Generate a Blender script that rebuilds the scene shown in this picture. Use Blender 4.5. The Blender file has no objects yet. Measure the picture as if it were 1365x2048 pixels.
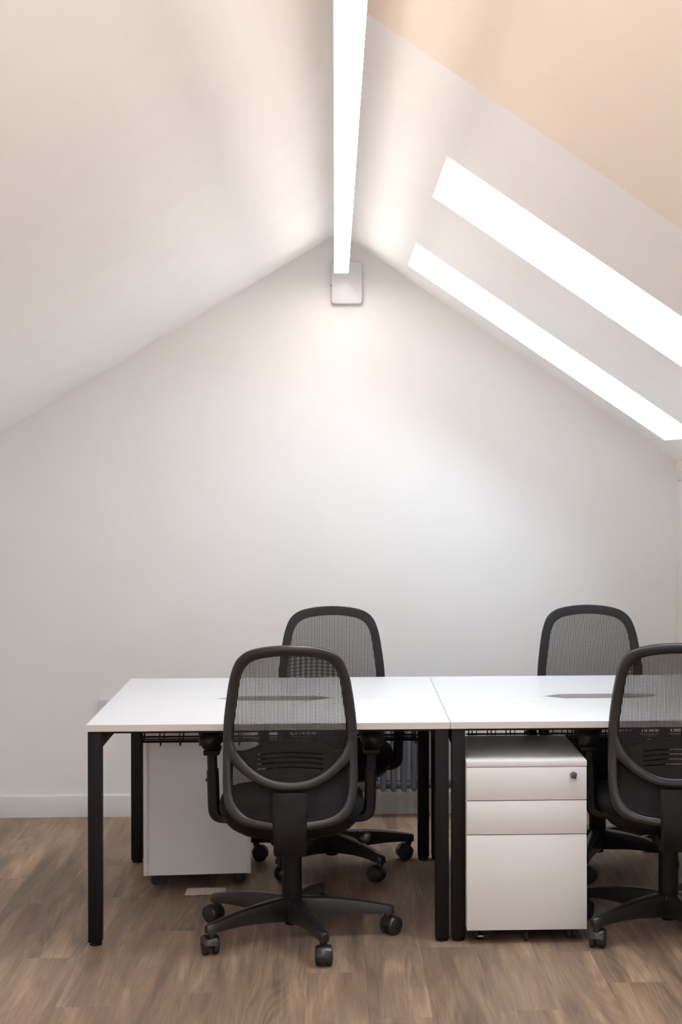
import bpy, bmesh, math, random
from mathutils import Vector, Matrix
random.seed(7)
PI = math.pi
SC = bpy.context.scene
COL = SC.collection

# ------------------------------------------------------------------ camera
cd = bpy.data.cameras.new('camera'); cam = bpy.data.objects.new('camera', cd); COL.objects.link(cam)
cd.sensor_fit = 'AUTO'; cd.sensor_width = 36.0
cd.lens = 3262.0 / 2048 * 36
cd.shift_x = (682.5 - 799.2) / 2048
cd.shift_y = (938.9 - 1024) / 2048
cd.clip_start = 0.05
CAMH = 1.568
cam.matrix_world = (Matrix.Translation((0, 0, CAMH)) @ Matrix.Rotation(-0.0396, 4, 'Z')
                    @ Matrix.Rotation(PI / 2, 4, 'X') @ Matrix.Rotation(-0.0019, 4, 'Z'))
SC.camera = cam

# ------------------------------------------------------------------ sky, exposure
w = bpy.data.worlds.new('sky'); SC.world = w; w.use_nodes = True
wn = w.node_tree
bg = wn.nodes['Background']
bg.inputs['Color'].default_value = (0.76, 0.88, 1.0, 1)
SKY = 2.9
bg.inputs['Strength'].default_value = SKY
SC.view_settings.view_transform = 'Standard'
SC.view_settings.look = 'None'
SC.view_settings.exposure = 2.42
SC.view_settings.gamma = 1.0
SC.view_settings.use_curve_mapping = False
LAMP = 6.8
LAMP_COL = (1.0, 0.90, 0.84)
try:
    SC.cycles.use_denoising = True
    SC.cycles.max_bounces = 14; SC.cycles.diffuse_bounces = 8
    SC.cycles.transparent_max_bounces = 16
    SC.cycles.sample_clamp_indirect = 12
except Exception:
    pass

# ------------------------------------------------------------------ materials
def new_mat(name):
    m = bpy.data.materials.new(name); m.use_nodes = True
    return m, m.node_tree, m.node_tree.nodes['Principled BSDF']

def pmat(name, col, rough=.5, metal=0., var=.04, scale=30., bump=0., bscale=200., spec=.5):
    m, nt, p = new_mat(name)
    p.inputs['Roughness'].default_value = rough
    p.inputs['Metallic'].default_value = metal
    p.inputs['Specular IOR Level'].default_value = spec
    tc = nt.nodes.new('ShaderNodeTexCoord')
    n = nt.nodes.new('ShaderNodeTexNoise'); n.inputs['Scale'].default_value = scale; n.inputs['Detail'].default_value = 3
    nt.links.new(tc.outputs['Object'], n.inputs['Vector'])
    r = nt.nodes.new('ShaderNodeValToRGB')
    a = tuple(max(0, c * (1 - var)) for c in col) + (1,)
    b = tuple(min(1, c * (1 + var)) for c in col) + (1,)
    r.color_ramp.elements[0].color = a; r.color_ramp.elements[1].color = b
    r.color_ramp.elements[0].position = .3; r.color_ramp.elements[1].position = .7
    nt.links.new(n.outputs['Fac'], r.inputs['Fac'])
    nt.links.new(r.outputs['Color'], p.inputs['Base Color'])
    if bump:
        n2 = nt.nodes.new('ShaderNodeTexNoise'); n2.inputs['Scale'].default_value = bscale; n2.inputs['Detail'].default_value = 2
        nt.links.new(tc.outputs['Object'], n2.inputs['Vector'])
        bu = nt.nodes.new('ShaderNodeBump'); bu.inputs['Strength'].default_value = bump; bu.inputs['Distance'].default_value = .002
        nt.links.new(n2.outputs['Fac'], bu.inputs['Height']); nt.links.new(bu.outputs['Normal'], p.inputs['Normal'])
    return m

M = {}
M['paint'] = pmat('wall_paint', (.725, .708, .695), .85, var=.01, scale=4, bump=.05, bscale=120, spec=.25)
M['ceil'] = pmat('ceiling_paint', (.93, .918, .905), .85, var=.01, scale=4, bump=.04, bscale=120, spec=.25)
M['warm_light'] = pmat('ceiling_warm_light', (.93, .82, .715), .85, var=.01, scale=4, bump=.04, bscale=120, spec=.25)  # warm light on the near ceiling slope painted in as colour
M['gloss_white'] = pmat('white_gloss_trim', (.80, .79, .78), .35, var=.01, scale=10)
M['laminate'] = pmat('white_laminate', (.60, .60, .61), .38, var=.008, scale=60, bump=.03, bscale=900)
M['edge'] = pmat('edging_floor_bounce', (.60, .535, .495), .45, var=.01, scale=60)  # white edging with the warm floor bounce mixed into its colour
M['cabinet'] = pmat('white_cabinet', (.70, .68, .67), .42, var=.01, scale=60, bump=.02, bscale=700)
M['steel_black'] = pmat('black_powder_coated_steel', (.006, .005, .005), .5, var=.15, scale=300, bump=.05, bscale=900, spec=.2)
M['plastic'] = pmat('black_plastic', (.011, .010, .0105), .31, var=.12, scale=200, bump=.05, bscale=1200, spec=.6)
M['plastic_dark'] = pmat('matt_black_plastic', (.007, .0065, .0065), .5, var=.15, scale=200, bump=.05, bscale=900, spec=.22)
M['fabric'] = pmat('black_seat_fabric', (.009, .009, .010), .95, var=.3, scale=900, bump=.4, bscale=1500, spec=.2)
M['thread'] = pmat('black_mesh_thread', (.022, .021, .023), .7, var=.2, scale=500, spec=.3)
M['band'] = pmat('black_mesh_border', (.020, .019, .020), .8, var=.2, scale=800, bump=.2, bscale=1500, spec=.3)
M['rubber'] = pmat('caster_tread', (.016, .015, .015), .6, var=.2, scale=200)
M['chrome'] = pmat('bright_metal', (.65, .66, .68), .25, metal=1., var=.05, scale=100)
M['lock'] = pmat('dark_lock_metal', (.10, .10, .10), .3, metal=.8, var=.1, scale=200)
M['radiator'] = pmat('slate_grey_radiator_paint', (.085, .10, .13), .4, var=.05, scale=60)
M['card'] = pmat('beige_card', (.60, .53, .43), .8, var=.06, scale=60)
M['skirt'] = pmat('white_skirting_paint', (.60, .585, .575), .4, var=.01, scale=10)
M['plate'] = pmat('white_plastic', (.62, .61, .625), .4, var=.01, scale=60)
M['dark'] = pmat('dark_hole', (.02, .02, .02), .7, var=.1)
M['subfloor'] = pmat('subfloor_screed', (.10, .08, .065), .9, var=.1, scale=40)

def emat(name, col, s):
    m, nt, p = new_mat(name)
    p.inputs['Base Color'].default_value = (.9, .9, .9, 1)
    p.inputs['Emission Color'].default_value = col + (1,)
    p.inputs['Emission Strength'].default_value = s
    return m
M['diffuser'] = emat('lit_diffuser', LAMP_COL, LAMP)

def glass_mat():
    m = bpy.data.materials.new('clear_pane'); m.use_nodes = True
    nt = m.node_tree; nt.nodes.clear()
    out = nt.nodes.new('ShaderNodeOutputMaterial'); mx = nt.nodes.new('ShaderNodeMixShader')
    t = nt.nodes.new('ShaderNodeBsdfTransparent'); g = nt.nodes.new('ShaderNodeBsdfGlossy')
    t.inputs['Color'].default_value = (.95, .97, .97, 1); g.inputs['Roughness'].default_value = .02
    fr = nt.nodes.new('ShaderNodeFresnel'); fr.inputs['IOR'].default_value = 1.45
    nt.links.new(fr.outputs[0], mx.inputs[0]); nt.links.new(t.outputs[0], mx.inputs[1]); nt.links.new(g.outputs[0], mx.inputs[2])
    nt.links.new(mx.outputs[0], out.inputs[0])
    return m
M['glass'] = glass_mat()

def wood_mat():
    m, nt, p = new_mat('oak_vinyl_plank')
    N = nt.nodes.new; L = nt.links.new
    tc = N('ShaderNodeTexCoord'); oi = N('ShaderNodeObjectInfo')
    mul = N('ShaderNodeVectorMath'); mul.operation = 'SCALE'; mul.inputs[0].default_value = (37., 71., 13.)
    L(oi.outputs['Random'], mul.inputs['Scale'])
    add = N('ShaderNodeVectorMath'); add.operation = 'ADD'
    L(tc.outputs['Object'], add.inputs[0]); L(mul.outputs[0], add.inputs[1])
    def noise(sx, sy, detail, dist=0., rough=.55):
        mp = N('ShaderNodeMapping'); mp.inputs['Scale'].default_value = (sx, sy, 1)
        L(add.outputs[0], mp.inputs['Vector'])
        n = N('ShaderNodeTexNoise'); n.inputs['Scale'].default_value = 1; n.inputs['Detail'].default_value = detail
        n.inputs['Distortion'].default_value = dist; n.inputs['Roughness'].default_value = rough
        L(mp.outputs[0], n.inputs['Vector'])
        return n
    blotch = noise(13, 1.3, 4, .5, .6)                 # broad pale and dark streaks
    grain = noise(150, 5, 4, .3, .7)               # fine fibre
    # cathedral rings: contour lines of a smooth field stretched along the board
    fld = noise(6, .55, 1.2, .2)
    mm = N('ShaderNodeMath'); mm.operation = 'MULTIPLY'; mm.inputs[1].default_value = 150.
    L(fld.outputs['Fac'], mm.inputs[0])
    wob = noise(60, 4, 2); wm = N('ShaderNodeMath'); wm.operation = 'MULTIPLY_ADD'; wm.inputs[1].default_value = 3.0
    L(wob.outputs['Fac'], wm.inputs[0]); L(mm.outputs[0], wm.inputs[2])
    msk = noise(4, .7, 1); mr = N('ShaderNodeMapRange'); mr.inputs['From Min'].default_value = .46; mr.inputs['From Max'].default_value = .62
    L(msk.outputs['Fac'], mr.inputs['Value'])
    sn = N('ShaderNodeMath'); sn.operation = 'SINE'; L(wm.outputs[0], sn.inputs[0])
    r1 = N('ShaderNodeValToRGB')
    cr = r1.color_ramp
    cr.elements[0].position = .28; cr.elements[0].color = (.130, .086, .058, 1)
    cr.elements[1].position = .74; cr.elements[1].color = (.40, .270, .180, 1)
    e = cr.elements.new(.5); e.color = (.238, .158, .106, 1)
    L(blotch.outputs['Fac'], r1.inputs['Fac'])
    g1 = N('ShaderNodeMapRange'); g1.inputs['From Min'].default_value = .25; g1.inputs['From Max'].default_value = .75
    g1.inputs['To Min'].default_value = .74; g1.inputs['To Max'].default_value = 1.22
    L(grain.outputs['Fac'], g1.inputs['Value'])
    g2 = N('ShaderNodeMapRange'); g2.inputs['From Min'].default_value = -1; g2.inputs['From Max'].default_value = 1
    g2.inputs['To Min'].default_value = .82; g2.inputs['To Max'].default_value = 1.08
    L(sn.outputs[0], g2.inputs['Value'])
    gm = N('ShaderNodeMix'); gm.data_type = 'FLOAT'; gm.inputs[2].default_value = 1.
    L(mr.outputs[0], gm.inputs[0]); L(g2.outputs[0], gm.inputs[3])
    g3 = N('ShaderNodeMapRange'); g3.inputs['To Min'].default_value = .93; g3.inputs['To Max'].default_value = 1.07
    L(oi.outputs['Random'], g3.inputs['Value'])
    a = N('ShaderNodeMath'); a.operation = 'MULTIPLY'; L(g1.outputs[0], a.inputs[0]); L(gm.outputs[0], a.inputs[1])
    b = N('ShaderNodeMath'); b.operation = 'MULTIPLY'; L(a.outputs[0], b.inputs[0]); L(g3.outputs[0], b.inputs[1])
    vm = N('ShaderNodeVectorMath'); vm.operation = 'SCALE'
    L(r1.outputs['Color'], vm.inputs[0]); L(b.outputs[0], vm.inputs['Scale'])
    L(vm.outputs[0], p.inputs['Base Color'])
    p.inputs['Roughness'].default_value = .48
    p.inputs['Specular IOR Level'].default_value = .35
    bu = N('ShaderNodeBump'); bu.inputs['Strength'].default_value = .15; bu.inputs['Distance'].default_value = .001
    L(a.outputs[0], bu.inputs['Height']); L(bu.outputs['Normal'], p.inputs['Normal'])
    return m
M['wood'] = wood_mat()

# ------------------------------------------------------------------ helpers
class MB:
    """collects shapes; build() links them as one mesh object"""
    def __init__(self): self.bm = bmesh.new()
    def _merge(self, b, mat=None):
        if mat is not None: b.transform(mat)
        me = bpy.data.meshes.new('tmp'); b.to_mesh(me); b.free(); self.bm.from_mesh(me); bpy.data.meshes.remove(me)
    def box(self, c, s, bevel=0., seg=2, rot=None):
        b = bmesh.new(); bmesh.ops.create_cube(b, size=1)
        for v in b.verts: v.co = Vector((v.co.x * s[0], v.co.y * s[1], v.co.z * s[2]))
        if bevel: bmesh.ops.bevel(b, geom=list(b.edges), offset=bevel, segments=seg, profile=.5, affect='EDGES')
        mt = Matrix.Translation(c)
        if rot is not None: mt = mt @ rot
        self._merge(b, mt); return self
    def span(self, x0, x1, y0, y1, z0, z1, bevel=0., seg=2):
        return self.box(((x0 + x1) / 2, (y0 + y1) / 2, (z0 + z1) / 2), (abs(x1 - x0), abs(y1 - y0), abs(z1 - z0)), bevel, seg)
    def cyl(self, p0, p1, r, seg=20, r2=None, bevel=0.):
        p0 = Vector(p0); p1 = Vector(p1); d = p1 - p0
        b = bmesh.new(); bmesh.ops.create_cone(b, cap_ends=True, segments=seg, radius1=r, radius2=r if r2 is None else r2, depth=d.length)
        if bevel:
            ed = [e for e in b.edges if abs(e.verts[0].co.z - e.verts[1].co.z) < 1e-6]
            bmesh.ops.bevel(b, geom=ed, offset=bevel, segments=2, profile=.5, affect='EDGES')
        q = Vector((0, 0, 1)).rotation_difference(d.normalized())
        self._merge(b, Matrix.Translation((p0 + p1) / 2) @ q.to_matrix().to_4x4()); return self
    def loft(self, rings, cap=True, close=False):
        bm = self.bm
        V = [[bm.verts.new(p) for p in r] for r in rings]
        n = len(V[0]); m = len(V)
        for i in range(m if close else m - 1):
            a = V[i]; b = V[(i + 1) % m]
            for k in range(n):
                bm.faces.new((a[k], a[(k + 1) % n], b[(k + 1) % n], b[k]))
        if cap and not close:
            bm.faces.new(list(reversed(V[0]))); bm.faces.new(V[-1])
        return self
    def tube(self, path, r, seg=8):
        rings = []; P = [Vector(p) for p in path]; up = None
        for i, p in enumerate(P):
            t = (P[min(i + 1, len(P) - 1)] - P[max(i - 1, 0)]).normalized()
            if up is None: up = Vector((0, 0, 1)) if abs(t.z) < .9 else Vector((0, 1, 0))
            sx = t.cross(up).normalized(); up = sx.cross(t).normalized()
            rr = r[i] if isinstance(r, (list, tuple)) else r
            rings.append([p + sx * rr * math.cos(2 * PI * k / seg) + up * rr * math.sin(2 * PI * k / seg) for k in range(seg)])
        return self.loft(rings)
    def prism(self, poly, z0, z1):
        bm = self.bm
        a = [bm.verts.new((x, y, z0)) for x, y in poly]; b = [bm.verts.new((x, y, z1)) for x, y in poly]
        n = len(poly)
        bm.faces.new(list(reversed(a))); bm.faces.new(b)
        for k in range(n): bm.faces.new((a[k], a[(k + 1) % n], b[(k + 1) % n], b[k]))
        return self
    def quad(self, *ps):
        self.bm.faces.new([self.bm.verts.new(p) for p in ps]); return self
    def build(self, name, mat, parent=None, loc=None, rotz=None, smooth=40):
        bmesh.ops.recalc_face_normals(self.bm, faces=list(self.bm.faces))
        me = bpy.data.meshes.new(name); self.bm.to_mesh(me); self.bm.free()
        if smooth:
            me.polygons.foreach_set('use_smooth', [True] * len(me.polygons))
            me.set_sharp_from_angle(angle=math.radians(smooth))
        me.materials.append(mat)
        o = bpy.data.objects.new(name, me); COL.objects.link(o)
        if parent: o.parent = parent
        if loc is not None: o.location = loc
        if rotz is not None: o.rotation_euler.z = rotz
        return o

def tag(o, label, cat, group=None):
    o['label'] = label; o['category'] = cat
    if group: o['group'] = group
    return o
def thing(name, label, cat, loc=(0, 0, 0), rotz=0., group=None):
    o = bpy.data.objects.new(name, None); o.empty_display_size = .1; COL.objects.link(o)
    o.location = loc; o.rotation_euler = (0, 0, rotz)
    return tag(o, label, cat, group)
def struct(o): o['kind'] = 'structure'; return o
def dup(root, loc, rotz, label):
    r = root.copy(); COL.objects.link(r); r.location = loc; r.rotation_euler = (0, 0, rotz); r['label'] = label
    for ch in list(root.children):
        c = ch.copy(); COL.objects.link(c); c.parent = r
        for g in list(ch.children):
            d = g.copy(); COL.objects.link(d); d.parent = c
    return r
def crom(pts, n):
    """Catmull-Rom through pts (tuples), n samples per span"""
    out = []; P = [Vector(p) for p in pts]
    for i in range(len(P) - 1):
        p0 = P[max(i - 1, 0)]; p1 = P[i]; p2 = P[i + 1]; p3 = P[min(i + 2, len(P) - 1)]
        for k in range(n):
            t = k / n
            out.append(.5 * ((2 * p1) + (p2 - p0) * t + (2 * p0 - 5 * p1 + 4 * p2 - p3) * t * t + (3 * p1 - p0 - 3 * p2 + p3) * t ** 3))
    out.append(P[-1]); return out

# ------------------------------------------------------------------ room shell
YW = 7.436; YF = -2.2                   # far and near end walls
XR = 1.568; XL = -1.735                 # knee walls
AX, AZ = .025, 2.649; SL, SR = .597, .6775
zr = lambda x: AZ - SR * (x - AX)
zl = lambda x: AZ - SL * (AX - x)

o = MB(); o.span(XL - .1, XR + .1, YF - .1, YW + .1, -.12, -.006)
floor = struct(o.build('floor', M['subfloor'], smooth=0))
PW, PL = .183, 1.22
pm = None
nx = int((XR - XL) / PW) + 1
for i in range(nx):
    x0 = XL + i * PW
    off = (i * .437 + random.uniform(-.12, .12)) % 1 * PL
    y = YW - .012 - off
    segs = []
    if off > .05: segs.append((y, YW - .012))
    while y > YF + .01:
        segs.append((max(YF, y - PL), y)); y -= PL
    wv = min(PW, XR - x0)
    if wv < .02: continue
    for (a, b) in segs:
        if b - a < .03: continue
        full = abs(b - a - PL) < 1e-4 and abs(wv - PW) < 1e-4
        if full and pm:
            p = bpy.data.objects.new('plank', pm); COL.objects.link(p); p.parent = floor
            p.location = (x0 + wv / 2, (a + b) / 2, -.003)
        else:
            q = MB(); q.box((0, 0, 0), (wv - .0003, b - a - .0003, .006), 0, 1)
            p = q.build('plank', M['wood'], floor, ((x0 + wv / 2), (a + b) / 2, -.003), smooth=0)
            if full: pm = p.data

def gable(name, y0, y1):
    m = MB()
    poly = [(XL - .1, -.1), (XR + .1, -.1), (XR + .1, zr(XR + .1) + .02), (AX, AZ + .02), (XL - .1, zl(XL - .1) + .02)]
    a = [m.bm.verts.new((x, y0, z)) for x, z in poly]; b = [m.bm.verts.new((x, y1, z)) for x, z in poly]
    m.bm.faces.new(a); m.bm.faces.new(b)
    for k in range(5): m.bm.faces.new((a[k], a[(k + 1) % 5], b[(k + 1) % 5], b[k]))
    return struct(m.build(name, M['paint'], smooth=0))
gable('wall_back', YW, YW + .1)
gable('wall_front', YF - .1, YF)
struct(MB().span(XL - .1, XL, YF, YW, -.1, zl(XL) + .02).build('wall_left', M['paint'], smooth=0))
struct(MB().span(XR, XR + .1, YF, YW, -.1, zr(XR) + .02).build('wall_right', M['paint'], smooth=0))

# skirting
def skirting(name, p, q, d):
    m = MB(); p = Vector(p); q = Vector(q); d = Vector(d)
    prof = [(0, 0), (.016, 0), (.016, .088), (.013, .096), (.006, .1), (0, .1)]
    m.loft([[e + d * t + Vector((0, 0, z)) for t, z in prof] for e in (p, q)])
    struct(m.build(name, M['skirt'], smooth=25))
skirting('baseboard_back', (XL, YW, 0), (XR, YW, 0), (0, -1, 0))
skirting('baseboard_left', (XL, YF, 0), (XL, YW - .016, 0), (1, 0, 0))
skirting('baseboard_right', (XR, YF, 0), (XR, YW - .016, 0), (-1, 0, 0))

# ceiling: two slopes, the right one pierced by roof windows with deep reveals
RD = .42
nR = Vector((SR, 0, 1)).normalized(); nL = Vector((-SL, 0, 1)).normalized()
xs = [AX, .318, 1.437, XR + .12]
ys = [YF - .1, -1.9, -.1, .45, 2.2, 4.585, 5.27, 6.343, 7.048, YW + .1]
holes = {(1, 1), (1, 3), (1, 5), (1, 7)}  # openings behind the camera are added for fill daylight
m = MB()
P = lambda i, j, t: Vector((xs[i], ys[j], zr(xs[i]))) + nR * t
for i in range(3):
    for j in range(len(ys) - 1):
        if (i, j) in holes:
            for (a, b) in (((i, j), (i + 1, j)), ((i + 1, j), (i + 1, j + 1)), ((i + 1, j + 1), (i, j + 1)), ((i, j + 1), (i, j))):
                m.quad(P(*a, 0), P(*b, 0), P(*b, RD), P(*a, RD))
        else:
            m.quad(P(i, j, 0), P(i + 1, j, 0), P(i + 1, j + 1, 0), P(i, j + 1, 0))
            m.quad(P(i, j, RD), P(i + 1, j, RD), P(i + 1, j + 1, RD), P(i, j + 1, RD))
xl_ = [AX, -.28, -1.42, XL - .12]
yl_ = [YF - .1, -1.9, -.1, .45, 2.2, YW + .1]
fill_holes = {(1, 1), (1, 3)}  # unseen openings, added in the left slope to let in fill daylight
Q = lambda i, j, t: Vector((xl_[i], yl_[j], zl(xl_[i]))) + nL * t
for i in range(3):
    for j in range(5):
        if (i, j) in fill_holes:
            for (a, b) in (((i, j), (i + 1, j)), ((i + 1, j), (i + 1, j + 1)), ((i + 1, j + 1), (i, j + 1)), ((i, j + 1), (i, j))):
                m.quad(Q(*a, 0), Q(*b, 0), Q(*b, RD), Q(*a, RD))
        else:
            for t in (0, RD): m.quad(Q(i, j, t), Q(i + 1, j, t), Q(i + 1, j + 1, t), Q(i, j + 1, t))
m.quad(Vector((AX, ys[0], AZ)) + nL * RD, Vector((AX, ys[-1], AZ)) + nL * RD, Vector((AX, ys[-1], AZ)) + nR * RD, Vector((AX, ys[0], AZ)) + nR * RD)
bmesh.ops.remove_doubles(m.bm, verts=list(m.bm.verts), dist=1e-5)
me_c = m.build('ceiling', M['ceil'], smooth=0); struct(me_c)

# added panel on the nearer half of the right slope, 15 mm proud, warm light put into its colour
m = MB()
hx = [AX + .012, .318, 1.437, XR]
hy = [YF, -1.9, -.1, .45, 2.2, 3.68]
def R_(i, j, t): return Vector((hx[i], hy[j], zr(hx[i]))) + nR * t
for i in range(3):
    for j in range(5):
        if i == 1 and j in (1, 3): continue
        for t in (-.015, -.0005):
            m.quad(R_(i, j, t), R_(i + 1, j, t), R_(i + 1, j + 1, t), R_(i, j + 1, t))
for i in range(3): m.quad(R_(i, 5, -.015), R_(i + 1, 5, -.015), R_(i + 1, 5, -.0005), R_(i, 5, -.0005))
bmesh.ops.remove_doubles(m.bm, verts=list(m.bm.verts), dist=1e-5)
struct(m.build('warm_light_panel_1', M['warm_light'], smooth=0))

# roof windows: frame and pane at the head of each reveal
def roof_window(name, A, B, nn, y0, y1):
    u = (B - A).normalized(); Lx = (B - A).length
    def W(s, y, t): return A + u * s + Vector((0, y, 0)) + nn * t
    m = MB(); fw = .045; t0, t1 = RD - .01, RD + .05
    for (s0, s1, a, b) in ((-.03, fw, y0 - .03, y1 + .03), (Lx - fw, Lx + .03, y0 - .03, y1 + .03), (fw, Lx - fw, y0 - .03, y0 + fw), (fw, Lx - fw, y1 - fw, y1 + .03)):
        m.loft([[W(s0, a, t0), W(s1, a, t0), W(s1, b, t0), W(s0, b, t0)], [W(s0, a, t1), W(s1, a, t1), W(s1, b, t1), W(s0, b, t1)]])
    f = struct(m.build(name, M['gloss_white'], smooth=0))
    m = MB()
    s0, s1, a, b = fw - .005, Lx - fw + .005, y0 + fw - .005, y1 - fw + .005
    m.loft([[W(s0, a, t), W(s1, a, t), W(s1, b, t), W(s0, b, t)] for t in (RD + .02, RD + .026)])
    m.build('pane', M['glass'], f, smooth=0)
for n, j0 in enumerate((7, 5, 3, 1)):  # last two are unseen, added behind the camera for more daylight
    roof_window('window_%d' % (n + 1), Vector((xs[1], 0, zr(xs[1]))), Vector((xs[2], 0, zr(xs[2]))), nR, ys[j0], ys[j0 + 1])
for n, j0 in enumerate((3, 1)):  # both unseen, added behind the camera as extra daylight sources
    roof_window('window_%d' % (n + 5), Vector((xl_[1], 0, zl(xl_[1]))), Vector((xl_[2], 0, zl(xl_[2]))), nL, yl_[j0], yl_[j0 + 1])

# ------------------------------------------------------------------ desks
TH = .73; TT = .023
def scallop(x, cx):
    t = abs(x - cx) / .222
    if t >= 1: return 0.
    q = min(1., (1 - t) / .42)
    return .058 * (q * q * (3 - 2 * q)) ** .8
def make_desk(x0, x1, cx, label):
    y0, y1 = 5.399, 6.589; ym = (y0 + y1) / 2
    root = thing('bench_desk', label, 'desk', ((x0 + x1) / 2, ym, 0), 0, 'white bench desks')
    ox, oy = (x0 + x1) / 2, ym
    for sgn in (-1, 1):
        ye = sgn * .595
        curve = []
        N = 60
        for k in range(N + 1):
            x = cx - .23 + .46 * k / N
            curve.append((x - ox, sgn * (.0006 + scallop(x, cx))))
        poly = [(x0 - ox, sgn * .0006)] + curve + [(x1 - ox, sgn * .0006), (x1 - ox, ye), (x0 - ox, ye)]
        m = MB(); m.prism(poly, TH - TT, TH)
        ed = [e for e in m.bm.edges if abs(e.verts[0].co.z - e.verts[1].co.z) < 1e-6 and abs(e.verts[0].co.y - ye) < 1e-4 and abs(e.verts[1].co.y - ye) < 1e-4]
        bmesh.ops.bevel(m.bm, geom=ed, offset=.0012, segments=2, profile=.5, affect='EDGES')
        dt = m.build('desktop', M['laminate'], root, smooth=30)
        m = MB(); m.span(x0 - ox, x1 - ox, ye, ye + sgn * .0012, TH - TT + .0004, TH - .0008, .0003, 1); m.build('edge_band', M['edge'], dt, smooth=0)
    lx = [x0 + .004 + .0225, x1 - .004 - .0225]
    for X in lx:
        for sgn in (-1, 1):
            Y = sgn * (.595 - .004 - .0225)
            m = MB(); m.span(X - ox - .0225, X - ox + .0225, Y - .0225, Y + .0225, .012, TH - TT, .003)
            lg = m.build('leg', M['steel_black'], root)
            f = MB(); f.cyl((X - ox, Y, 0), (X - ox, Y, .007), .021, 20, bevel=.002); f.cyl((X - ox, Y, .006), (X - ox, Y, .016), .017, 16)
            f.build('foot', M['plastic_dark'], lg)
        m = MB(); m.span(X - ox - .0223, X - ox + .0223, -.545, .545, TH - TT - .058, TH - TT, .003)
        m.build('crossbar', M['steel_black'], root)
    for sgn in (-1, 1):
        m = MB(); m.span(lx[0] - ox, lx[1] - ox, sgn * .20 - .02, sgn * .20 + .02, TH - TT - .04, TH - TT, .002)
        m.span(lx[0] - ox + .02, lx[1] - ox - .02, sgn * .586 - .003, sgn * .586 + .003, TH - TT - .007, TH - TT)
        m.build('rail', M['steel_black'], root)
    # wire cable tray hung under the middle
    m = MB(); a, b = x0 + .105 - ox, x1 - .08 - ox
    for (yy, zz) in ((-.075, .62), (-.075, .603), (-.06, .583), (-.02, .580), (.02, .580), (.06, .583), (.075, .603), (.075, .62), (-.075, .637), (.075, .637)):
        m.tube([(a, yy, zz), (b, yy, zz)], .0024 if zz > .59 else .003, 6)
    n = int((b - a) / .07)
    for k in range(n + 1):
        x = a + .01 + (b - a - .02) * k / n
        m.tube([(x, -.078, TH - TT), (x, -.078, .60), (x, -.062, .576), (x, .062, .576), (x, .078, .60), (x, .078, TH - TT)], .0022, 6)
        m.tube([(x + .006, -.082, .577), (x + .0005, -.082, .572), (x + .014, -.082, .60), (x + .018, -.082, .632)], .0018, 5)
    m.build('cable_tray', M['steel_black'], root)
    return root
make_desk(-.819, .3805, -.219, 'white bench desk at left with free end, black square legs and central cable slot')
make_desk(.3825, XR - .003, .984, 'white bench desk at right against the knee wall, over the drawer pedestal')

# ------------------------------------------------------------------ drawer pedestals
def make_pedestal(label, loc, rotz):
    """front faces local -Y"""
    r = thing('drawer_pedestal', label, 'cabinet', loc, rotz, 'white mobile drawer pedestals')
    Wd, D, z0, z1 = .400, .52, .050, .604
    h = Wd / 2
    m = MB(); m.span(-h, h, 0, D, z1 - .019, z1, .0012); m.build('top_panel', M['cabinet'], r)
    for s in (-1, 1):
        m = MB(); m.span(s * h, s * (h - .016), .019, D, z0, z1 - .0195, .0008); m.build('side_panel', M['cabinet'], r)
    m = MB(); m.span(-h + .0162, h - .0162, D - .018, D - .004, z0, z1 - .0195); m.build('back_panel', M['cabinet'], r)
    m = MB(); m.span(-h + .0162, h - .0162, .022, D - .0182, z0 + .002, z0 + .018); m.span(-.17, .17, .05, D - .05, z0 - .012, z0 + .002); m.build('base_plate', M['plastic_dark'], r)
    zz = z1 - .021
    for k, hh in enumerate((.108, .110, .3135)):
        m = MB(); m.span(-h + .001, h - .001, 0, .018, zz - hh, zz, .001)
        d = m.build('drawer', M['cabinet'], r)
        m = MB(); m.span(-h + .03, h - .03, .0185, .40, zz - hh + .02, zz - .02); m.build('drawer_box', M['plastic_dark'], d)
        if k == 0:
            L = MB(); L.cyl((.155, 0, zz - .026), (.155, -.004, zz - .026), .011, 24, bevel=.001)
            L.box((.155, -.012, zz - .026), (.018, .016, .020), .003, 2, Matrix.Rotation(.22, 4, 'Y'))
            L.build('lock', M['lock'], d)
        zz -= hh + .0028
    for (x, y, br) in ((-.155, .06, 1), (.155, .06, 0), (-.155, .45, 0), (.155, .45, 0), (0, .035, 0)):
        c = MB(); w_ = .008 if x == 0 else .016
        if y > .4:
            c.cyl((x, y - w_, .0205), (x, y + w_, .0205), .0205, 20, bevel=.003); c.cyl((x, y - w_ - .001, .0205), (x, y + w_ + .001, .0205), .010, 14)
        else:
            for q in ((-1, 1) if x else (0,)):
                c.cyl((x + q * .010 - .006, y, .0205), (x + q * .010 + .006, y, .0205), .0205, 20, bevel=.003)
        c.cyl((x, y, .022), (x, y, z0 - .010), .009, 14)
        cc = c.build('caster', M['rubber'], r)
        if br:
            b_ = MB(); b_.box((x + .004, y - .026, .021), (.020, .016, .007), .001, 1, Matrix.Rotation(.5, 4, 'X')); b_.build('brake_lever', M['chrome'], cc)
    return r
pedR = make_pedestal('white three drawer pedestal with black lock, facing out below right desk', (.6325, 5.368, 0), 0)
a_ = math.radians(4)
pedL = dup(pedR, (-.5175 - .52 * math.sin(a_) * 1.0, 6.142 + .52 * math.cos(a_), 0), PI + a_, 'white pedestal seen from its plain back, under left desk beside front chair')

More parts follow.
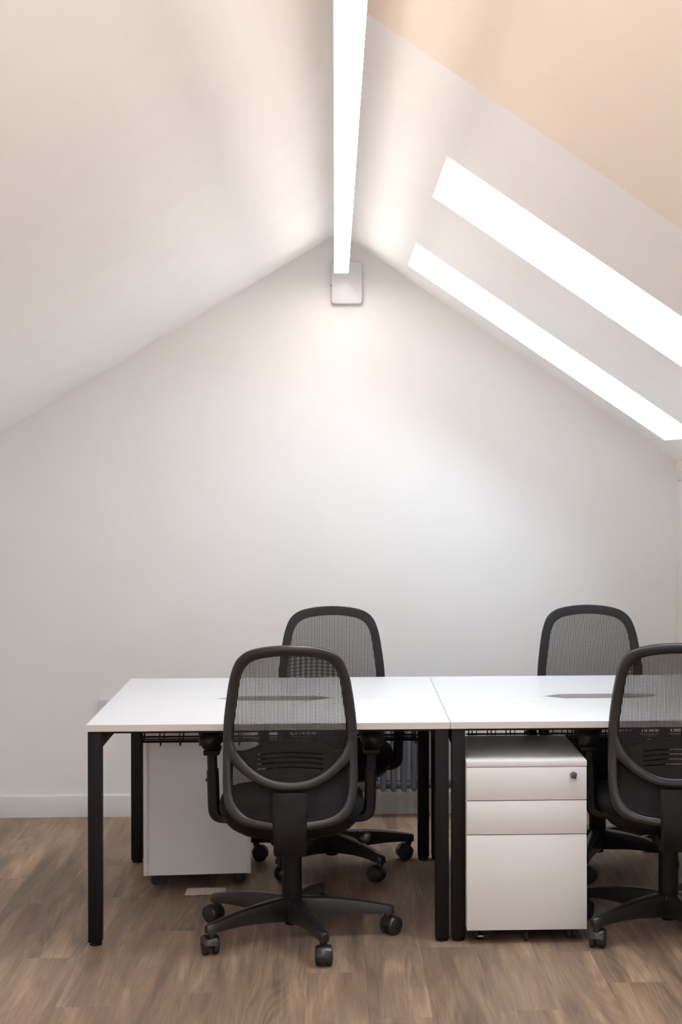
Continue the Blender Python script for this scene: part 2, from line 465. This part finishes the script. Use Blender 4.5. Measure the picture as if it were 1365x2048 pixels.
# ------------------------------------------------------------------ office chairs
S = 1 / 621.
def hz(py): return CAMH - (py - 939.2) * S
prof = [(.30, -.232), (.42, -.226), (.52, -.214), (.62, -.205), (.72, -.207), (.82, -.217), (.92, -.234), (1.02, -.256)]
def yb(x, h):
    for i in range(len(prof) - 1):
        if h <= prof[i + 1][0] or i == len(prof) - 2:
            p0 = prof[max(i - 1, 0)]; p1 = prof[i]; p2 = prof[i + 1]; p3 = prof[min(i + 2, len(prof) - 1)]
            t = (h - p1[0]) / (p2[0] - p1[0])
            v = .5 * (2 * p1[1] + (p2[1] - p0[1]) * t + (2 * p0[1] - 5 * p1[1] + 4 * p2[1] - p3[1]) * t * t + (3 * p1[1] - p0[1] - 3 * p2[1] + p3[1]) * t ** 3)
            return v + .65 * x * x
pairs = [((0, 1288), (0, 1308)), ((26, 1289), (22, 1308.5)), ((52, 1292), (44, 1311)), ((76, 1297.5), (64, 1315)), ((92, 1305), (78, 1321)), ((105, 1317), (89, 1330)),
         ((113, 1332), (96, 1342)), ((119, 1350), (101, 1356)), ((123, 1368), (104, 1372)), ((129, 1406), (109, 1407)), ((133.5, 1445), (114, 1445)),
         ((135.5, 1490), (117, 1490)), ((136, 1538), (118, 1538)), ((135.5, 1578), (117, 1576)), ((132, 1606), (112, 1600)), ((125, 1625), (104, 1615)),
         ((113, 1639), (94, 1625)), ((95, 1648), (80, 1633)), ((75, 1653), (62, 1637.5)), ((50, 1657), (40, 1640)), ((25, 1658.5), (20, 1641)), ((0, 1659), (0, 1641))]
def smooth_pairs(pr, n=3):
    oo = crom([(a[0] * S, hz(a[1]), 0) for a, b in pr], n); ii = crom([(b[0] * S, hz(b[1]), 0) for a, b in pr], n)
    return list(zip(oo, ii))
right = smooth_pairs(pairs)
ring = right + [(Vector((-o_.x, o_.y, 0)), Vector((-i_.x, i_.y, 0))) for o_, i_ in reversed(right[1:-1])]
def section(o_, i_, dep, off, n=12, grow=1., pw=.6):
    c = (o_ + i_) / 2; wv = (o_ - i_) / 2 * grow; out = []
    for k in range(n):
        a = 2 * PI * k / n; ca, sa = math.cos(a), math.sin(a)
        ca = math.copysign(abs(ca) ** pw, ca); sa = math.copysign(abs(sa) ** pw, sa)
        q = c + wv * ca
        out.append((q.x, yb(q.x, q.y) + off + dep * sa, q.y))
    return out
cres_pairs = [((0, 1582), (0, 1563)), ((24, 1580.5), (20, 1561.5)), ((46, 1575), (40, 1557)), ((68, 1566), (60, 1547.5)), ((87, 1554.5), (78, 1535.5)), ((105, 1540.5), (94, 1520)), ((121, 1526), (107, 1502)), ((132, 1508), (116, 1480)), ((135, 1490), (122, 1462))]
cr_r = smooth_pairs(cres_pairs)
cres = [(Vector((-o_.x, o_.y, 0)), Vector((-i_.x, i_.y, 0))) for o_, i_ in reversed(cr_r[1:])] + cr_r
cen = [((o_ + i_) / 2) for o_, i_ in ring]
def crossings(axis, val):
    out = []
    for k in range(len(cen)):
        p, q = cen[k], cen[(k + 1) % len(cen)]
        a, b = (p.x, q.x) if axis == 0 else (p.y, q.y)
        if (a - val) * (b - val) < 0:
            t = (val - a) / (b - a); out.append((p + (q - p) * t)[1 - axis])
    return (min(out), max(out)) if len(out) >= 2 else None

def ribbon(m, pts, wv, th, axis):
    """thin 4-sided thread; axis 0: vertical thread, 1: horizontal"""
    rings = []
    for (x, y, z) in pts:
        if axis == 0: rings.append([(x - wv, y, z), (x, y - th, z), (x + wv, y, z), (x, y + th, z)])
        else: rings.append([(x, y, z - wv), (x, y - th, z), (x, y, z + wv), (x, y + th, z)])
    m.loft(rings, cap=False)

def star_rot(r, a0, seed):
    rr = random.Random(seed if isinstance(seed, int) else 1)
    legs = [c for c in r.children if c.name.split('.')[0] == 'base_leg']; cs = [c for c in r.children if c.name.split('.')[0] == 'caster']
    for k in range(5):
        a = a0 + 2 * PI * k / 5
        legs[k].rotation_euler.z = a
        cs[k].location = (.322 * math.cos(a), .322 * math.sin(a), 0); cs[k].rotation_euler.z = seed[k] if isinstance(seed, list) else rr.uniform(-PI, PI)

def make_chair(label, loc, rotz):
    r = thing('office_chair', label, 'chair', loc, rotz, 'black mesh back office chairs')
    pl, pd = M['plastic'], M['plastic_dark']
    # back frame: outer ring and lower crescent
    m = MB(); m.loft([section(o_, i_, .014, -.012) for o_, i_ in ring], close=True)
    rr = [section(o_, i_, .0126, -.0132) for o_, i_ in cres]; m.loft(rr)
    m.build('back_frame', pl, r, smooth=60)
    # woven border on the front face
    m = MB(); rings = []
    for o_, i_ in ring:
        c = (o_ + i_) / 2; d = (i_ - o_); a = o_ + d * .02; b = i_ + d * .12
        rings.append([(a.x, yb(a.x, a.y) + .001, a.y), (a.x, yb(a.x, a.y) + .006, a.y), (c.x, yb(c.x, c.y) + .009, c.y), (b.x, yb(b.x, b.y) + .006, b.y), (b.x, yb(b.x, b.y) + .001, b.y)])
    m.loft(rings, close=True); m.build('mesh_border', M['band'], r, smooth=50)
    # mesh: real crossing threads
    m = MB()
    x = -.214
    while x < .215:
        cc = crossings(0, x)
        if cc:
            n = 9; ribbon(m, [(x, yb(x, h) + .003, h) for h in [cc[0] + (cc[1] - cc[0]) * k / n for k in range(n + 1)]], .00104, .0006, 0)
        x += .0047
    h = .412
    while h < .995:
        cc = crossings(1, h)
        if cc:
            n = 8; ribbon(m, [(xx, yb(xx, h) + .003, h) for xx in [cc[0] + (cc[1] - cc[0]) * k / n for k in range(n + 1)]], .00052, .0005, 1)
        h += .0026
    o = m.build('back_mesh', M['thread'], r, smooth=0); o['kind'] = 'stuff'
    # lumbar pad behind the mesh: slats between slots, joined by wings
    def strip(m, top, bot, x0, x1, n=14, th=.004, off=-.010):
        rings = []
        for k in range(n + 1):
            px = x0 + (x1 - x0) * k / n; a, b = hz(top(px)), hz(bot(px)); X = px * S
            rings.append([(X, yb(X, a) + off - th, a), (X, yb(X, b) + off - th, b), (X, yb(X, b) + off + th, b), (X, yb(X, a) + off + th, a)])
        m.loft(rings)
    def top(px):
        t = abs(px); tb = [(0, 1481), (40, 1482.5), (56, 1487), (75, 1497), (92, 1502), (116, 1503.5)]
        for (a, b), (c, d) in zip(tb, tb[1:]):
            if t <= c: return b + (d - b) * (t - a) / (c - a)
        return 1503.5
    bot = lambda px: 1574 - .0042 * px * px
    slot = lambda base: (lambda px: base + .0011 * px * px)
    m = MB()
    for s in (-1, 1): strip(m, top, bot, s * 66, s * 118, 8)
    lo = top
    for k, c in enumerate((1504, 1513.5, 1523.5, 1533.5)):
        strip(m, lo, slot(c), -67, 67)
        lo = slot(c + 2.8)
    strip(m, lo, bot, -67, 67)
    m.build('lumbar_support', pd, r, smooth=50)
    # spine from the crescent down and under the seat
    path = [(-.236, .528, .056, .012), (-.244, .49, .0565, .014), (-.246, .45, .056, .017), (-.246, .41, .054, .020), (-.243, .372, .0525, .022), (-.226, .345, .0525, .022), (-.19, .340, .053, .022), (-.10, .345, .055, .022), (0, .352, .055, .020)]
    rings = []
    for i, (y, z, hw, th) in enumerate(path):
        p0 = path[max(i - 1, 0)]; p1 = path[min(i + 1, len(path) - 1)]
        t = Vector((0, p1[0] - p0[0], p1[1] - p0[1])).normalized(); nn = Vector((0, -t.z, t.y))
        c = Vector((0, y, z)); rg = []
        for (a, b) in ((-1, -.7), (-.9, -1), (.9, -1), (1, -.7), (1, .7), (.9, 1), (-.9, 1), (-1, .7)):
            rg.append(c + Vector((a * hw, 0, 0)) + nn * b * th)
        rings.append(rg)
    m = MB(); m.loft(rings); m.build('spine', pd, r, smooth=35)
    # seat
    def sup(a, b, z, yo, n=40, e=.62):
        out = []
        for k in range(n):
            t = 2 * PI * k / n; c, s = math.cos(t), math.sin(t)
            out.append((a * math.copysign(abs(c) ** e, c), yo + b * math.copysign(abs(s) ** e, s), z))
        return out
    m = MB(); m.loft([sup(.13, .13, .352, .02), sup(.17, .17, .362, .025), sup(.205, .205, .382, .03), sup(.228, .228, .408, .03), sup(.233, .232, .425, .03)])
    m.build('seat_pan', pd, r, smooth=50)
    m = MB(); m.loft([sup(.232, .231, .424, .03), sup(.241, .238, .435, .03), sup(.243, .24, .452, .03), sup(.238, .235, .468, .03), sup(.222, .22, .479, .028), sup(.18, .18, .484, .025), sup(.08, .08, .482, .02)])
    m.build('seat_cushion', M['fabric'], r, smooth=60)
    # tilt mechanism with lever
    m = MB(); m.span(-.068, .068, -.10, .10, .325, .372, .012, 3); m.span(-.045, .045, -.06, .06, .300, .330, .008)
    m.build('tilt_mechanism', pd, r)
    m = MB(); m.tube(crom([(.05, .02, .352), (.14, .03, .348), (.19, .035, .338), (.222, .04, .327)], 4), .006, 8)
    lv = m.build('lever', pd, r)
    m = MB(); m.loft([[(.217 + u_, .04 + v_ * math.cos(q), .323 + w_ * math.sin(q)) for q in [2 * PI * k / 14 for k in range(14)]] for u_, v_, w_ in ((0, .008, .008), (.012, .016, .018), (.03, .022, .022), (.042, .021, .016), (.048, .012, .008))])
    m.build('lever_knob', pl, lv, smooth=60)
    # gas column
    m = MB(); m.cyl((0, 0, .125), (0, 0, .33), .0335, 28); m.cyl((0, 0, .045), (0, 0, .14), .024, 24, bevel=.002); m.cyl((0, 0, .125), (0, 0, .131), .036, 28, bevel=.002)
    m.build('gas_column', pd, r)
    m = MB(); m.cyl((0, 0, .060), (0, 0, .130), .045, 30, .041, bevel=.006); m.build('base_hub', pl, r)
    # armrests
    for s in (-1, 1):
        m = MB()
        pth = crom([(.13, .02, .395), (.19, .02, .398), (.238, .02, .402), (.258, .02, .418), (.2625, .02, .45), (.264, .02, .50), (.266, .02, .56)], 4)
        rings = []
        for i, p in enumerate(pth):
            t = (pth[min(i + 1, len(pth) - 1)] - pth[max(i - 1, 0)]).normalized(); nn = Vector((t.z, 0, -t.x))
            th = .012 + (.0065 if i > 12 else .0065 * i / 12); hw = .034
            rings.append([Vector((s * q.x, q.y, q.z)) for q in (p + nn * th * .6 + Vector((0, -hw, 0)), p + nn * th + Vector((0, -hw * .7, 0)), p + nn * th + Vector((0, hw * .7, 0)), p + nn * th * .6 + Vector((0, hw, 0)), p - nn * th * .6 + Vector((0, hw, 0)), p - nn * th + Vector((0, hw * .7, 0)), p - nn * th + Vector((0, -hw * .7, 0)), p - nn * th * .6 + Vector((0, -hw, 0)))])
        m.loft(rings); ap = m.build('arm_post', pd, r, smooth=40)
        m = MB(); m.loft([[(s * (xc + a * .0155), .02 + b * .027, z) for a, b in ((-1, -.7), (-.7, -1), (.7, -1), (1, -.7), (1, .7), (.7, 1), (-.7, 1), (-1, .7))] for xc, z in ((.266, .545), (.269, .625))])
        m.box((s * .268, .04, .622), (.055, .12, .018), .006, 2); m.build('arm_slider', pd, ap, smooth=40)
        m = MB(); m.cyl((s * .28, .02, .525), (s * .290, .02, .525), .006, 12, bevel=.001); m.build('height_button', pl, ap)
        m = MB(); rings = []
        for k in range(15):
            t = -1 + 2 * k / 14; y = .055 + .125 * t
            wv = .0425 * max(.02, 1 - abs(t) ** 5) ** .5; hh = .0325 * max(.02, 1 - abs(t) ** 6) ** .5
            rg = []
            for q in range(16):
                a = 2 * PI * q / 16; c_, s_ = math.cos(a), math.sin(a)
                zc = .664 + hh * math.copysign(abs(s_) ** .7, s_)
                rg.append((s * .270 + wv * math.copysign(abs(c_) ** .7, c_) * (1 if s_ > -.2 else .82), y, zc))
            rings.append(rg)
        m.loft(rings); m.build('arm_pad', pd, r, smooth=60)
    # five-star base and casters
    m = MB(); rings = []
    for (q, hw, zt, zb) in ((.028, .026, .130, .062), (.08, .024, .1285, .068), (.14, .021, .124, .075), (.20, .0185, .116, .078), (.25, .0165, .107, .077), (.29, .0155, .0985, .074), (.312, .0145, .094, .072), (.318, .010, .090, .074)):
        zt += .008; q *= 1.075; zm = (zt + zb) / 2
        rings.append([(q, -hw, zb), (q, hw, zb), (q, hw * 1.02, zm), (q, hw * .82, zt - .003), (q, hw * .4, zt), (q, -hw * .4, zt), (q, -hw * .82, zt - .003), (q, -hw * 1.02, zm)])
    m.loft(rings); m.cyl((.322, 0, .062), (.322, 0, .084), .0125, 16)
    legm = m.build('base_leg', pl, r, smooth=40)
    m = MB()
    # hood arching over both wheels, open underneath
    for sx in (-1, 1):
        rings = []
    N = 14; R1 = .0335; R0 = .026
    rings = []
    for k in range(N + 1):
        a = -.35 + (PI + .25) * k / N
        cy, cz = .016 + math.cos(a) * 1, math.sin(a)
        ro = R1; ri = R0
        rings.append([(-.017, .016 + ri * math.cos(a), .031 + ri * math.sin(a)), (-.026, .016 + (ro - .004) * math.cos(a), .031 + (ro - .004) * math.sin(a)), (-.021, .016 + ro * math.cos(a), .031 + ro * math.sin(a)),
                      (.021, .016 + ro * math.cos(a), .031 + ro * math.sin(a)), (.026, .016 + (ro - .004) * math.cos(a), .031 + (ro - .004) * math.sin(a)), (.017, .016 + ri * math.cos(a), .031 + ri * math.sin(a))])
    m.loft(rings); m.span(-.005, .005, -.006, .036, .018, .058, .002)
    m.cyl((0, 0, .045), (0, 0, .066), .0085, 14)
    cas = m.build('caster', pl, r, smooth=40)
    wh = None
    for sx in (-1, 1):
        if wh is None:
            q = MB(); q.cyl((-.0095, 0, 0), (.0095, 0, 0), .0300, 24, bevel=.004); q.cyl((-.011, 0, 0), (.011, 0, 0), .019, 20, bevel=.001)
            wh = q.build('wheel', M['rubber'], cas, (sx * .0165, .016, .0302)); whm = wh.data
        else:
            w2 = bpy.data.objects.new('wheel', whm); COL.objects.link(w2); w2.parent = cas; w2.location = (sx * .0165, .016, .0302)
    for k in range(4):
        l2 = bpy.data.objects.new('base_leg', legm.data); COL.objects.link(l2); l2.parent = r
        c2 = cas.copy(); COL.objects.link(c2); c2.parent = r
        for g in list(cas.children):
            d = g.copy(); COL.objects.link(d); d.parent = c2
    return r

ch1 = make_chair('black mesh office chair seen from behind at the front of left desk', (-.146, 5.484, 0), 0)
star_rot(ch1, math.radians(1.5), [-.75, .4, .8, .3, PI + .08])
ch4 = dup(ch1, (1.126, 5.478, 0), math.radians(-4.5), 'black mesh office chair cut off by right picture edge, seen from behind'); star_rot(ch4, math.radians(1), 11)
ch2 = dup(ch1, (-.014, 6.462, 0), PI, 'black mesh office chair facing us behind left desk, partly hidden by front chair'); star_rot(ch2, math.radians(17) + PI, [-1.4, .6, 1.57, 2.2, PI + 1.0])
ch3 = dup(ch1, (1.044, 6.462, 0), PI, 'black mesh office chair facing us behind right desk, above the drawer pedestal'); star_rot(ch3, math.radians(36) + PI, 8)

# ------------------------------------------------------------------ ridge light
t = thing('ceiling_light', 'long glowing white linear light hung along the ridge of the ceiling', 'light', (.031, 4.3, 2.435))
Yn, Yf2 = -1.9 - 4.3, 7.20 - 4.3
m = MB(); m.span(-.0315, .0315, Yn, Yf2, .0065, .075, .002); m.build('housing', M['gloss_white'], t)
m = MB(); m.span(-.031, .031, Yn + .003, Yf2 - .003, 0, .0063, .002); m.build('diffuser', M['diffuser'], t)
for yy in (-5.8, -3.2, -1.2, .8, 2.6):
    m = MB(); m.cyl((0, yy, .074), (0, yy, .198), .003, 8); m.cyl((0, yy, .074), (0, yy, .082), .008, 12); m.build('hanger', M['chrome'], t)

# wall box under the end of the light
t = thing('wall_box', 'pale rounded square wall box at the gable apex behind the light end', 'wall box', (.0565, YW, 2.416))
def rrect(hw, hh, r, n=6):
    out = []
    for cx, cy, a0 in ((hw - r, hh - r, 0), (-hw + r, hh - r, PI / 2), (-hw + r, -hh + r, PI), (hw - r, -hh + r, 1.5 * PI)):
        for k in range(n + 1):
            a = a0 + PI / 2 * k / n; out.append((cx + r * math.cos(a), cy + r * math.sin(a)))
    return out
m = MB(); m.loft([[(x, y, z) for x, z in rrect(.070 - q, .096 - q, .014)] for q, y in ((0, 0), (0, -.030), (.002, -.034), (.006, -.036))]); m.build('cover', M['plate'], t, smooth=35)
m = MB(); m.cyl((-.069, -.02, -.012), (-.073, -.02, -.012), .005, 12); m.build('side_screw', M['dark'], t)

# ------------------------------------------------------------------ wall socket, sensor
t = thing('wall_socket', 'white double power socket on back wall behind left desk corner', 'socket', (-.997, YW, .489))
m = MB(); m.loft([[(x, y, z) for x, z in rrect(.074 - q, .044 - q, .006, 4)] for q, y in ((0, 0), (0, -.007), (.002, -.010))]); m.build('face_plate', M['plate'], t, smooth=35)
for s in (-1, 1):
    m = MB(); m.span(s * .034 - .008, s * .034 + .008, -.0135, -.009, .012, .034, .001); m.build('switch', M['plate'], t)
    m = MB()
    for (x, z, a, b) in ((0, .002, .003, .006), (-.011, -.022, .005, .003), (.011, -.022, .005, .003)):
        m.span(s * .034 + x - a, s * .034 + x + a, -.0106, -.0098, z - b, z + b)
    m.build('pin_holes', M['dark'], t, smooth=0)

t = thing('wall_sensor', 'small white rounded sensor on right wall near back corner', 'sensor', (XR, 7.355, 1.54))
m = MB(); m.loft([[(x, y, z) for y, z in rrect(.04 - q, .027 - q, .010, 5)] for q, x in ((0, 0), (0, -.004), (.003, -.009), (.008, -.010))]); m.build('sensor_case', M['plate'], t, smooth=35)
m = MB(); m.cyl((-.0098, -.01, 0), (-.0115, -.01, 0), .008, 14); m.build('sensor_lens', M['gloss_white'], t)

# ------------------------------------------------------------------ column radiator
t = thing('column_radiator', 'slate grey column radiator low on back wall behind the desks', 'radiator', (0, 7.345, 0))
pit = .0462; z0, z1 = .118, .612
x0 = .0125 + .248 - 6 * pit
col_mesh = None
for k in range(13):
    X = x0 + k * pit
    if col_mesh is None:
        m = MB()
        for yy in (-.035, .035):
            m.tube([(0, yy, z0 + .03), (0, yy, z1 - .03)], .0125, 12)
        for zz, sg in ((z0, 1), (z1, -1)):
            m.tube(crom([(0, -.035, zz + sg * .035), (0, -.033, zz + sg * .018), (0, -.018, zz + sg * .013), (0, 0, zz + sg * .0135), (0, .018, zz + sg * .013), (0, .033, zz + sg * .018), (0, .035, zz + sg * .035)], 3), .0128, 10)
            m.cyl((-pit / 2, 0, zz + sg * .03), (pit / 2, 0, zz + sg * .03), .019, 16)
        s_ = m.build('section', M['radiator'], t, (X, 0, 0), smooth=60); col_mesh = s_.data
    else:
        s_ = bpy.data.objects.new('section', col_mesh); COL.objects.link(s_); s_.parent = t; s_.location = (X, 0, 0)
m = MB()
for X in (x0 + pit * 1.5, x0 + pit * 10.5):
    for zz in (z0 + .05, z1 - .06): m.span(X - .008, X + .008, 0, YW - 7.345, zz, zz + .012)
m.build('wall_bracket', M['radiator'], t)
m = MB(); xe = x0 + 12 * pit + pit / 2
m.cyl((xe, 0, z0 + .03), (xe + .05, 0, z0 + .03), .011, 12); m.cyl((xe + .05, 0, z0 + .042), (xe + .05, 0, 0), .0075, 12)
m.build('supply_pipe', M['chrome'], t)

# ------------------------------------------------------------------ folded card on the floor
t = thing('paper_card', 'flat beige card with centre fold lying on floor before left pedestal', 'card', (-.482, 6.08, 0))
for s in (-1, 1):
    m = MB(); rings = []
    for k in range(5):
        x = s * (.0006 + .0725 * k / 4); zc = .0010 + .0022 * (1 - k / 4) ** 2 + .0006 * (k / 4) ** 2
        j = .0012 * math.sin(k * 1.7)
        rings.append([(x, -.050 + j, zc), (x, .050 - j, zc), (x, .050 - j, zc + .0008), (x, -.050 + j, zc + .0008)])
    m.loft(rings); m.build('leaf', M['card'], t, smooth=40)
